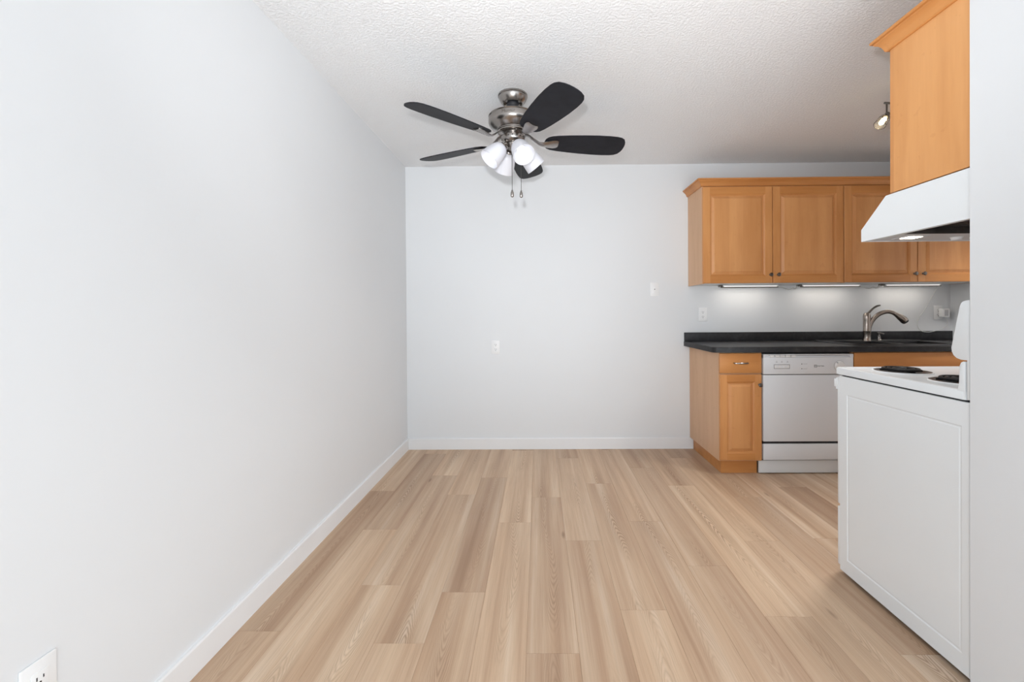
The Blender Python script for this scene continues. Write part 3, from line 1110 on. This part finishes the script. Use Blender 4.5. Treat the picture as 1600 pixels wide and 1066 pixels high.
def side_panel(x, s):
    """pressed steel side with an embossed rectangle; s = outward x direction"""
    bm = bmesh.new()
    y0, y1, z0, z1 = RYB, RYF, 0.018, 0.873

    def ring(iy0, iy1, iz0, iz1, d):
        return [bm.verts.new((x - s * d, y, z)) for y, z in ((iy0, iz0), (iy1, iz0), (iy1, iz1), (iy0, iz1))]
    a = ring(y0, y1, z0, z1, 0.012)
    c = ring(y0, y1, z0, z1, 0.002)
    d = ring(y0 + 0.002, y1 - 0.002, z0 + 0.002, z1 - 0.002, 0)
    e = ring(1.369, 1.876, 0.080, 0.797, 0)
    f = ring(1.372, 1.873, 0.083, 0.794, 0.0025)
    g = ring(1.376, 1.869, 0.087, 0.790, 0.0025)
    h = ring(1.379, 1.866, 0.090, 0.787, 0.0012)
    bm.faces.new(a)
    for p, q in ((a, c), (c, d), (d, e), (e, f), (f, g), (g, h)):
        for i in range(4):
            j = (i + 1) % 4
            bm.faces.new((p[i], p[j], q[j], q[i]))
    bm.faces.new(h)
    bmesh.ops.recalc_face_normals(bm, faces=bm.faces)
    b = MB(); b._merge(bm, 0)
    return b.build('side_panel', M['enamel'], r, sharp=20)


side_panel(RX0, -1)
side_panel(RX1, 1)
b = MB(); b.box(RX0 + 0.012, RX1 - 0.012, RYB + 0.002, RYF - 0.002, 0.04, 0.878)
b.build('oven_body', M['gap'], r)
# cooktop with rolled rim, recessed deck and rear upturn
b = MB()
cx0, cx1, cy0, cy1 = RX0 - 0.002, RX1 + 0.002, RYB + 0.012, 1.944
bm = bmesh.new()


def rr(i, z, rad):
    pts = []
    x0, x1, y0, y1 = cx0 + i, cx1 - i, cy0 + i, cy1 - i
    for px, py, a0 in ((x1 - rad, y0 + rad, -PI / 2), (x1 - rad, y1 - rad, 0), (x0 + rad, y1 - rad, PI / 2), (x0 + rad, y0 + rad, PI)):
        for k in range(5):
            a = a0 + PI / 2 * k / 4
            pts.append(bm.verts.new((px + rad * math.cos(a), py + rad * math.sin(a), z)))
    return pts


L_ = [rr(0.006, 0.880, 0.006), rr(0.0, 0.880, 0.010), rr(0.0, 0.903, 0.010), rr(0.003, 0.9085, 0.010), rr(0.008, 0.910, 0.010), rr(0.022, 0.910, 0.012), rr(0.032, 0.904, 0.02)]
for p, q in zip(L_, L_[1:]):
    for i in range(len(p)):
        j = (i + 1) % len(p)
        bm.faces.new((p[i], p[j], q[j], q[i]))
bm.faces.new(L_[-1])
bm.faces.new(L_[0])
bmesh.ops.recalc_face_normals(bm, faces=bm.faces)
b._merge(bm, 0)
b.prism([(1.358, 0.885), (1.392, 0.885), (1.384, 0.905), (1.378, 0.93), (1.376, 0.985), (1.371, 0.996), (1.364, 1.0), (1.358, 0.998)], 'x', cx0 + 0.0015, cx1 - 0.0015, bev=0.002)
b.build('cooktop', M['enamel'], r, sharp=40)


def burner(x, y, R):
    p = MB()
    p.lathe([(0.0, -0.012), (R * 0.5, -0.010), (R * 0.93, 0.0), (R + 0.004, 0.0045), (R + 0.013, 0.005), (R + 0.018, 0.0035), (R + 0.018, 0.0)], Matrix.Translation((x, y, 0.9045)), 48)
    o = p.build('burner', M['pan'], r)
    c = MB()
    pts = []
    turns = 3.6 if R > 0.085 else 2.8
    n = int(turns * 40)
    for i in range(n + 1):
        a = 2 * PI * i / 40
        rad = 0.022 + (R - 0.028) * i / n
        pts.append((x + rad * math.cos(a), y + rad * math.sin(a), 0.9165))
    c.tube(pts, 0.0052, 8)
    for k in range(3):
        a = 2 * PI * k / 3 + 0.4
        c.box(-0.0015, R * 0.97, -0.0015, 0.0015, 0.906, 0.912, xf=Matrix.Translation((x, y, 0)) @ Matrix.Rotation(a, 4, 'Z'))
    c.build('coil', M['coil'], o)
    h = MB()
    h.lathe([(R + 0.0185, 0.0), (R + 0.0185, 0.0045), (R + 0.022, 0.0035), (R + 0.024, 0.0)], Matrix.Translation((x, y, 0.9042)), 48, cap=False)
    h.build('trim_ring', M['enamel'], o)


burner(1.510, 1.815, 0.076)
burner(1.507, 1.550, 0.076)
burner(1.895, 1.815, 0.076)
burner(1.895, 1.550, 0.076)
# control backguard
b = MB()
b.prism([(RYB, 0.882), (1.352, 0.882), (1.352, 1.004), (1.372, 1.004), (1.386, 1.008), (1.396, 1.016), (1.402, 1.028), (1.4035, 1.040), (1.400, 1.056), (1.378, 1.160), (1.3755, 1.172), (1.372, 1.181), (1.366, 1.187), (1.356, 1.190), (RYB, 1.190)],
        'x', RX0, RX1, bev=0.0015)
bgd = b.build('backguard', M['enamel'], r, sharp=30)
for x in (1.44, 1.53, 1.88, 1.97):
    k = MB(); k.lathe([(0.026, 0.0), (0.026, 0.004), (0.020, 0.006), (0.018, 0.022), (0.0, 0.023)], axis_xf((x, 1.388, 1.112), (0, 1, 0.2)), 24)
    k.build('control_knob', M['plastic'], bgd)
k = MB(); k.box(-0.11, 0.11, -0.028, 0.028, 0, 0.002, xf=axis_xf((1.705, 1.388, 1.112), (0, 1, 0.2)))
k.build('clock_panel', M['slot'], bgd)
# front: door, drawer
b = MB(); b.box(RX0 + 0.002, RX1 - 0.002, RYF, 1.937, 0.305, 0.868, bev=0.004)
od = b.build('oven_door', M['enamel'], r)
b = MB(); b.box(RX0 + 0.12, RX1 - 0.12, 1.9365, 1.939, 0.45, 0.70, bev=0.001)
b.build('oven_window', M['pan'], od)
b = MB()
b.box(RX0 + 0.001, RX0 + 0.035, 1.9365, 1.945, 0.812, 0.862, bev=0.0015)
b.box(RX1 - 0.035, RX1 - 0.001, 1.9365, 1.945, 0.812, 0.862, bev=0.0015)
b.box(RX0 + 0.001, RX1 - 0.001, 1.9435, 1.957, 0.820, 0.856, bev=0.002)
b.build('handle', M['enamel'], od)
b = MB(); b.box(RX0 + 0.002, RX1 - 0.002, RYF, 1.938, 0.035, 0.293, bev=0.004)
b.build('storage_drawer', M['enamel'], r)
for x in (RX0 + 0.05, RX1 - 0.05):
    for y in (RYB + 0.05, RYF - 0.05):
        b = MB(); b.lathe([(0.018, 0.0), (0.018, 0.012), (0.008, 0.014), (0.008, 0.045)], Matrix.Translation((x, y, 0)), 16)
        b.build('levelling_foot', M['gap'], r)

# ------------------------------------------------------------------ cabinet over the range
KX0, KX1 = 1.3235, 2.084
KY = 1.646
r = thing('wall_cabinet', 'pale honey maple wall cabinet hanging over the range hood, seen from its end', 'cabinet', (1.7, 1.5, 1.60))
b = MB()
p = 0.016
KZ0, KZ1 = 1.6005, 2.139
b.box(KX0, KX0 + p, YP + 0.002, KY - 0.0195, KZ0, KZ1)
b.box(KX1 - p, KX1, YP + 0.002, KY - 0.0195, KZ0, KZ1)
b.box(KX0 + p, KX1 - p, YP + 0.002, KY - 0.0195, KZ0, KZ0 + p)
b.box(KX0 + p, KX1 - p, YP + 0.002, KY - 0.0195, KZ1 - p, KZ1)
b.box(KX0 + p, KX1 - p, YP + 0.002, YP + 0.01, KZ0 + p, KZ1 - p)
b.build('carcass', M['maple_end'], r, origin=(KX0, YP, KZ0))
xm = (KX0 + KX1) / 2
door(r, KX0 + 0.0005, xm - 0.002, KZ0 + 0.001, KZ1 - 0.002, KY, 1, (xm - 0.03, KZ0 + 0.06))
door(r, xm + 0.002, KX1 - 0.001, KZ0 + 0.001, KZ1 - 0.002, KY, 1, (xm + 0.03, KZ0 + 0.06))
crown([(KX0, YP + 0.002, -1, 0, KZ1 - 0.004), (KX0, KY, -1, 1, KZ1 - 0.004), (KX1, KY, 1, 1, KZ1 - 0.004), (KX1, YP + 0.002, 1, 0, KZ1 - 0.004)], 'crown', r, M['maple_y'])

# ------------------------------------------------------------------ range hood
r = thing('range_hood', 'white sloped-front range hood mounted under the maple cabinet above the range', 'range hood', ((RX0 + RX1) / 2, 1.55, 1.44))
hx0, hx1 = 1.3235, 2.084
prof = [(YP + 0.002, 1.441), (1.7895, 1.441), (1.7895, 1.489), (1.664, 1.5965), (YP + 0.002, 1.5965)]
b = MB()
th = 0.004
b.prism(prof, 'x', hx0, hx0 + th)
b.prism(prof, 'x', hx1 - th, hx1)
b.prism([(1.7895, 1.441), (1.7895, 1.489), (1.664, 1.5965), (1.664 - 0.002, 1.5925), (1.7855, 1.487), (1.7855, 1.441)], 'x', hx0 + th, hx1 - th)
b.box(hx0 + th, hx1 - th, YP + 0.002, 1.6635, 1.5925, 1.5965)
b.box(hx0 + th, hx1 - th, YP + 0.002, YP + 0.006, 1.441, 1.5925)
b.box(hx0 + th, hx0 + 0.02, YP + 0.006, 1.7855, 1.441, 1.444)
b.box(hx1 - 0.02, hx1 - th, YP + 0.006, 1.7855, 1.441, 1.444)
b.build('canopy', M['enamel'], r, sharp=20)
b = MB(); b.box(hx0 + 0.02, hx1 - 0.02, 1.618, 1.786, 1.4425, 1.4465)
ctl = b.build('control_strip', plain('hood_strip', (0.55, 0.55, 0.56), 0.35), r)
b = MB(); b.box(hx0 + 0.02, hx1 - 0.02, YP + 0.006, 1.618, 1.470, 1.474)
b.box(hx0 + 0.02, hx1 - 0.02, 1.614, 1.618, 1.4425, 1.472)
for i in range(22):
    y = YP + 0.02 + i * 0.0265
    if y < 1.60:
        b.box(hx0 + 0.03, hx1 - 0.03, y, y + 0.008, 1.467, 1.4705)
b.build('grease_filter', M['filter'], r)
b = MB(); b.box(1.413, 1.462, 1.662, 1.710, 1.4385, 1.4428, bev=0.0015)
b.build('light_lens', M['hood_lens'], ctl)
b = MB(); b.box(1.398, 1.477, 1.648, 1.729, 1.4402, 1.4427)
b.build('lens_frame', M['undercab'], ctl)
for x in (1.625, 1.70):
    b = MB(); b.lathe([(0.0, 0.0), (0.016, 0.0), (0.017, 0.006), (0.020, 0.009), (0.020, 0.0105)], Matrix.Translation((x, 1.700, 1.432)), 24)
    b.build('switch_knob', M['plastic'], ctl)

# ------------------------------------------------------------------ track light in the kitchen
r = thing('track_light', 'ceiling light bar with small glass-shaded spots, mostly hidden behind the cabinet over the range', 'ceiling light', (2.35, 2.5, H))
b = MB()
b.lathe([(0.0, 0.0), (0.06, 0.0), (0.06, -0.012), (0.045, -0.022), (0.0, -0.022)], Matrix.Translation((2.37, 2.5, H)), 32)
b.build('ceiling_plate', M['pewter'], r)
b = MB()
b.tube(spline([(1.952, 2.46, 2.325), (2.08, 2.5, 2.343), (2.37, 2.5, 2.375), (2.64, 2.5, 2.345), (2.76, 2.54, 2.327)], 6), 0.006, 10)
b.tube([(2.37, 2.5, 2.375), (2.37, 2.5, 2.385)], 0.008, 10)
b.build('rail', M['pewter'], r)
for hx, d in ((1.995, (-0.8, -0.15, -1.0)), (2.37, (0.1, -0.3, -1)), (2.68, (0.6, 0.2, -0.9))):
    d = Vector(d).normalized()
    base = Vector((hx, 2.5, 2.272))
    b = MB()
    b.tube([(hx, 2.5, 2.345), base], 0.004, 8)
    b.lathe([(0.006, -0.02), (0.013, -0.015), (0.016, 0.012), (0.016, 0.02), (0.0, 0.02)], axis_xf(base, d), 20)
    hd = b.build('spot_head', M['pewter'], r)
    b = MB()
    b.lathe([(0.017, 0.004), (0.023, 0.012), (0.029, 0.03), (0.031, 0.075), (0.029, 0.075), (0.027, 0.031), (0.021, 0.014), (0.015, 0.006)], axis_xf(base, d), 24, cap=False)
    b.build('glass_shade', M['clear'], hd)
    b = MB()
    b.lathe([(0.0, 0.018), (0.007, 0.02), (0.012, 0.032), (0.013, 0.058), (0.009, 0.066), (0.0, 0.068)], axis_xf(base, d), 16)
    b.build('bulb', M['halogen'], hd)
    lamp('track_spot', 'SPOT', base + d * 0.08, E_TRACK, (1.0, 0.99, 0.98), d.to_track_quat('-Z', 'Y').to_euler(), spot_size=1.5, spot_blend=1.0, shadow_soft_size=0.14)
    lamp('track_glow', 'POINT', base + d * 0.045, E_TRACK * 0.14, (1.0, 0.95, 0.88), shadow_soft_size=0.012)

# ------------------------------------------------------------------ ceiling fan
CX, CY = -0.140, 2.483
r = thing('ceiling_fan', 'five-bladed dark ceiling fan with brushed nickel motor and four frosted light shades', 'ceiling fan', (CX, CY, H))
T = Matrix.Translation((CX, CY, 0))
b = MB()
b.lathe([(0.0, H), (0.083, H), (0.085, H - 0.003), (0.085, H - 0.010), (0.081, H - 0.013), (0.0805, H - 0.017), (0.077, H - 0.026), (0.070, H - 0.038), (0.060, H - 0.050), (0.057, H - 0.052), (0.054, H - 0.050), (0.050, H - 0.035), (0.0, H - 0.030)], T, 48)
b.build('canopy', M['nickel'], r)
b = MB()
b.lathe([(0.0, H - 0.031), (0.028, H - 0.032), (0.035, H - 0.046), (0.036, H - 0.056), (0.030, H - 0.070), (0.018, H - 0.078), (0.018, H - 0.110), (0.0, H - 0.110)], T, 32)
b.build('neck', M['gap'], r)
b = MB()
zt = 2.290
b.lathe([(0.0, zt + 0.006), (0.050, zt + 0.006), (0.100, zt + 0.001), (0.128, zt - 0.006), (0.1375, zt - 0.010), (0.1395, zt - 0.014), (0.1350, zt - 0.018), (0.1350, zt - 0.021), (0.1395, zt - 0.024), (0.1400, zt - 0.046),
         (0.1380, zt - 0.055), (0.1300, zt - 0.066), (0.1150, zt - 0.077), (0.0990, zt - 0.084), (0.0930, zt - 0.087), (0.0900, zt - 0.088), (0.0900, zt - 0.093), (0.0850, zt - 0.094), (0.0850, zt - 0.098), (0.0910, zt - 0.099), (0.0910, zt - 0.103), (0.0840, zt - 0.106), (0.0, zt - 0.106)], T, 56)
mh = b.build('motor_housing', M['nickel'], r)
ang = math.radians(-97)
zz = zt - 0.035
# housing leans a little there; keep the script just proud of it
pos = Vector((CX + 0.1404 * math.cos(ang), CY + 0.1404 * math.sin(ang), zz))
rot = Matrix.Rotation(ang + PI / 2, 4, 'Z')
lettering('brand_lettering', 'Hunter', 0.026, Matrix.Translation(pos) @ rot @ FACE_CAM, M['pewter'], mh, bend=0.14, depth=0.0006)
b = MB()
zs = zt - 0.105
b.lathe([(0.0, zs + 0.002), (0.052, zs + 0.002), (0.052, zs - 0.010), (0.060, zs - 0.013), (0.067, zs - 0.018), (0.0685, zs - 0.024), (0.0675, zs - 0.040), (0.060, zs - 0.050), (0.046, zs - 0.056), (0.0, zs - 0.058)], T, 40)
sw = b.build('switch_housing', M['nickel'], r)
for k in range(5):
    a = math.radians(250 + k * 20)
    b = MB(); b.lathe([(0.0035, 0), (0.003, 0.002), (0, 0.0025)], axis_xf((CX + 0.0695 * math.cos(a), CY + 0.0695 * math.sin(a), zs - 0.030), (math.cos(a), math.sin(a), 0)), 10)
    b.build('screw', M['slot'], sw)


def blade_outline():
    """half widths along the blade, r from the axis"""
    return [(0.180, 0.0), (0.182, 0.020), (0.188, 0.036), (0.200, 0.050), (0.222, 0.061), (0.26, 0.069), (0.32, 0.0765), (0.40, 0.084), (0.48, 0.0885), (0.55, 0.089), (0.595, 0.086), (0.622, 0.080), (0.642, 0.067), (0.654, 0.044), (0.659, 0.022), (0.660, 0.0)]


PITCH = math.radians(14)
ZBL = 2.142
for k in range(5):
    a = math.radians(9.0 + 72 * k)
    bm = bmesh.new()
    prof = blade_outline()
    loop = [(x, w) for x, w in prof] + [(x, -w) for x, w in prof[-2:0:-1]]
    th = 0.0045
    top = [bm.verts.new((x, y, th / 2)) for x, y in loop]
    bot = [bm.verts.new((x, y, -th / 2)) for x, y in loop]
    bm.faces.new(top)
    bm.faces.new(bot[::-1])
    n = len(loop)
    for i in range(n):
        j = (i + 1) % n
        bm.faces.new((top[i], bot[i], bot[j], top[j]))
    bmesh.ops.recalc_face_normals(bm, faces=bm.faces)
    xf = Matrix.Translation((CX, CY, ZBL)) @ Matrix.Rotation(a, 4, 'Z') @ Matrix.Rotation(-PITCH, 4, 'X')
    b = MB(); b._merge(bm, 0, xf)
    bl = b.build('blade', M['blade'], r, sharp=40)
    # curved blade iron below the blade
    bm = bmesh.new()
    st = [(0.070, 0.017, 0.042, 0), (0.092, 0.017, 0.034, 0.1), (0.120, 0.015, 0.014, 0.4), (0.150, 0.017, -0.008, 0.8), (0.172, 0.021, -0.0135, 1), (0.20, 0.028, -0.0125, 1), (0.235, 0.036, -0.0085, 1), (0.252, 0.034, -0.0062, 1), (0.262, 0.026, -0.0055, 1)]
    rows = []
    for x, w, z, tw in st:
        ca, sa = math.cos(-PITCH * tw), math.sin(-PITCH * tw)
        row = []
        for yy, dz in ((-w, 0.0025), (-w * 0.5, -0.0015), (0, -0.003), (w * 0.5, -0.0015), (w, 0.0025)):
            row.append((yy, dz))
        up_ = [bm.verts.new((x, yy * ca - (z + 0.003) * sa, yy * sa + (z + 0.003) * ca)) for yy, dz in row]
        lo_ = [bm.verts.new((x, yy * ca - (z + dz - 0.0025) * sa, yy * sa + (z + dz - 0.0025) * ca)) for yy, dz in row]
        rows.append(up_ + lo_[::-1])
    for p_, q_ in zip(rows, rows[1:]):
        for i in range(10):
            j = (i + 1) % 10
            bm.faces.new((p_[i], p_[j], q_[j], q_[i]))
    bm.faces.new(rows[0])
    bm.faces.new(rows[-1])
    bmesh.ops.recalc_face_normals(bm, faces=bm.faces)
    b = MB(); b._merge(bm, 0, Matrix.Translation((CX, CY, ZBL)) @ Matrix.Rotation(a, 4, 'Z'))
    b.build('blade_iron', M['nickel'], bl, sharp=40)

# light kit
ZK = zs - 0.058
b = MB()
b.lathe([(0.0, ZK + 0.002), (0.040, ZK + 0.002), (0.043, ZK - 0.006), (0.036, ZK - 0.022), (0.022, ZK - 0.034), (0.012, ZK - 0.040), (0.010, ZK - 0.048), (0.0, ZK - 0.050)], T, 32)
fit = b.build('light_fitter', M['nickel'], r)
for k in range(4):
    a = math.radians(27 + 90 * k)
    u = Vector((math.cos(a), math.sin(a), 0))
    axis = (u * 0.70 + Vector((0, 0, -0.714))).normalized()
    c0 = Vector((CX, CY, 0)) + u * 0.062 + Vector((0, 0, 2.103))
    b = MB()
    b.tube(spline([Vector((CX, CY, ZK - 0.012)) + u * 0.030, Vector((CX, CY, ZK - 0.006)) + u * 0.045, c0 - axis * 0.002], 5), 0.009, 12)
    b.lathe([(0.012, -0.010), (0.024, -0.004), (0.027, 0.004), (0.027, 0.016), (0.0, 0.016)], axis_xf(c0, axis), 28)
    b.build('lamp_holder', M['nickel'], r)
    b = MB()
    b.lathe([(0.026, 0.006), (0.034, 0.010), (0.043, 0.022), (0.050, 0.042), (0.0555, 0.070), (0.0585, 0.100), (0.0605, 0.122),
             (0.0575, 0.122), (0.0555, 0.100), (0.0525, 0.070), (0.047, 0.043), (0.040, 0.024), (0.031, 0.013), (0.024, 0.010)], axis_xf(c0, axis), 40, cap=False)
    sh = b.build('lamp_shade', M['shade'], r, sharp=60)
    b = MB()
    b.lathe([(0.0, 0.016), (0.012, 0.017), (0.013, 0.036), (0.020, 0.050), (0.026, 0.066), (0.027, 0.078), (0.021, 0.092), (0.010, 0.100), (0.0, 0.101)], axis_xf(c0, axis), 24)
    b.build('light_bulb', M['bulb'], sh)

for x, y, z0, z1 in ((CX - 0.005, CY - 0.04, ZK - 0.0, 1.852), (CX + 0.044, CY + 0.01, ZK - 0.0, 1.862)):
    b = MB()
    n = int((z0 - z1) / 0.005)
    b.tube([(x, y, z0 + 0.004), (x, y, z1)], 0.0016, 6)
    ch = b.build('pull_chain', M['chain'], r)
    b = MB()
    b.lathe([(0.0, z1 + 0.002), (0.004, z1), (0.005, z1 - 0.006), (0.0085, z1 - 0.014), (0.0095, z1 - 0.028), (0.0085, z1 - 0.037), (0.005, z1 - 0.041), (0.0, z1 - 0.042)], Matrix.Translation((x, y, 0)), 16)
    b.build('chain_fob', M['nickel'], ch)
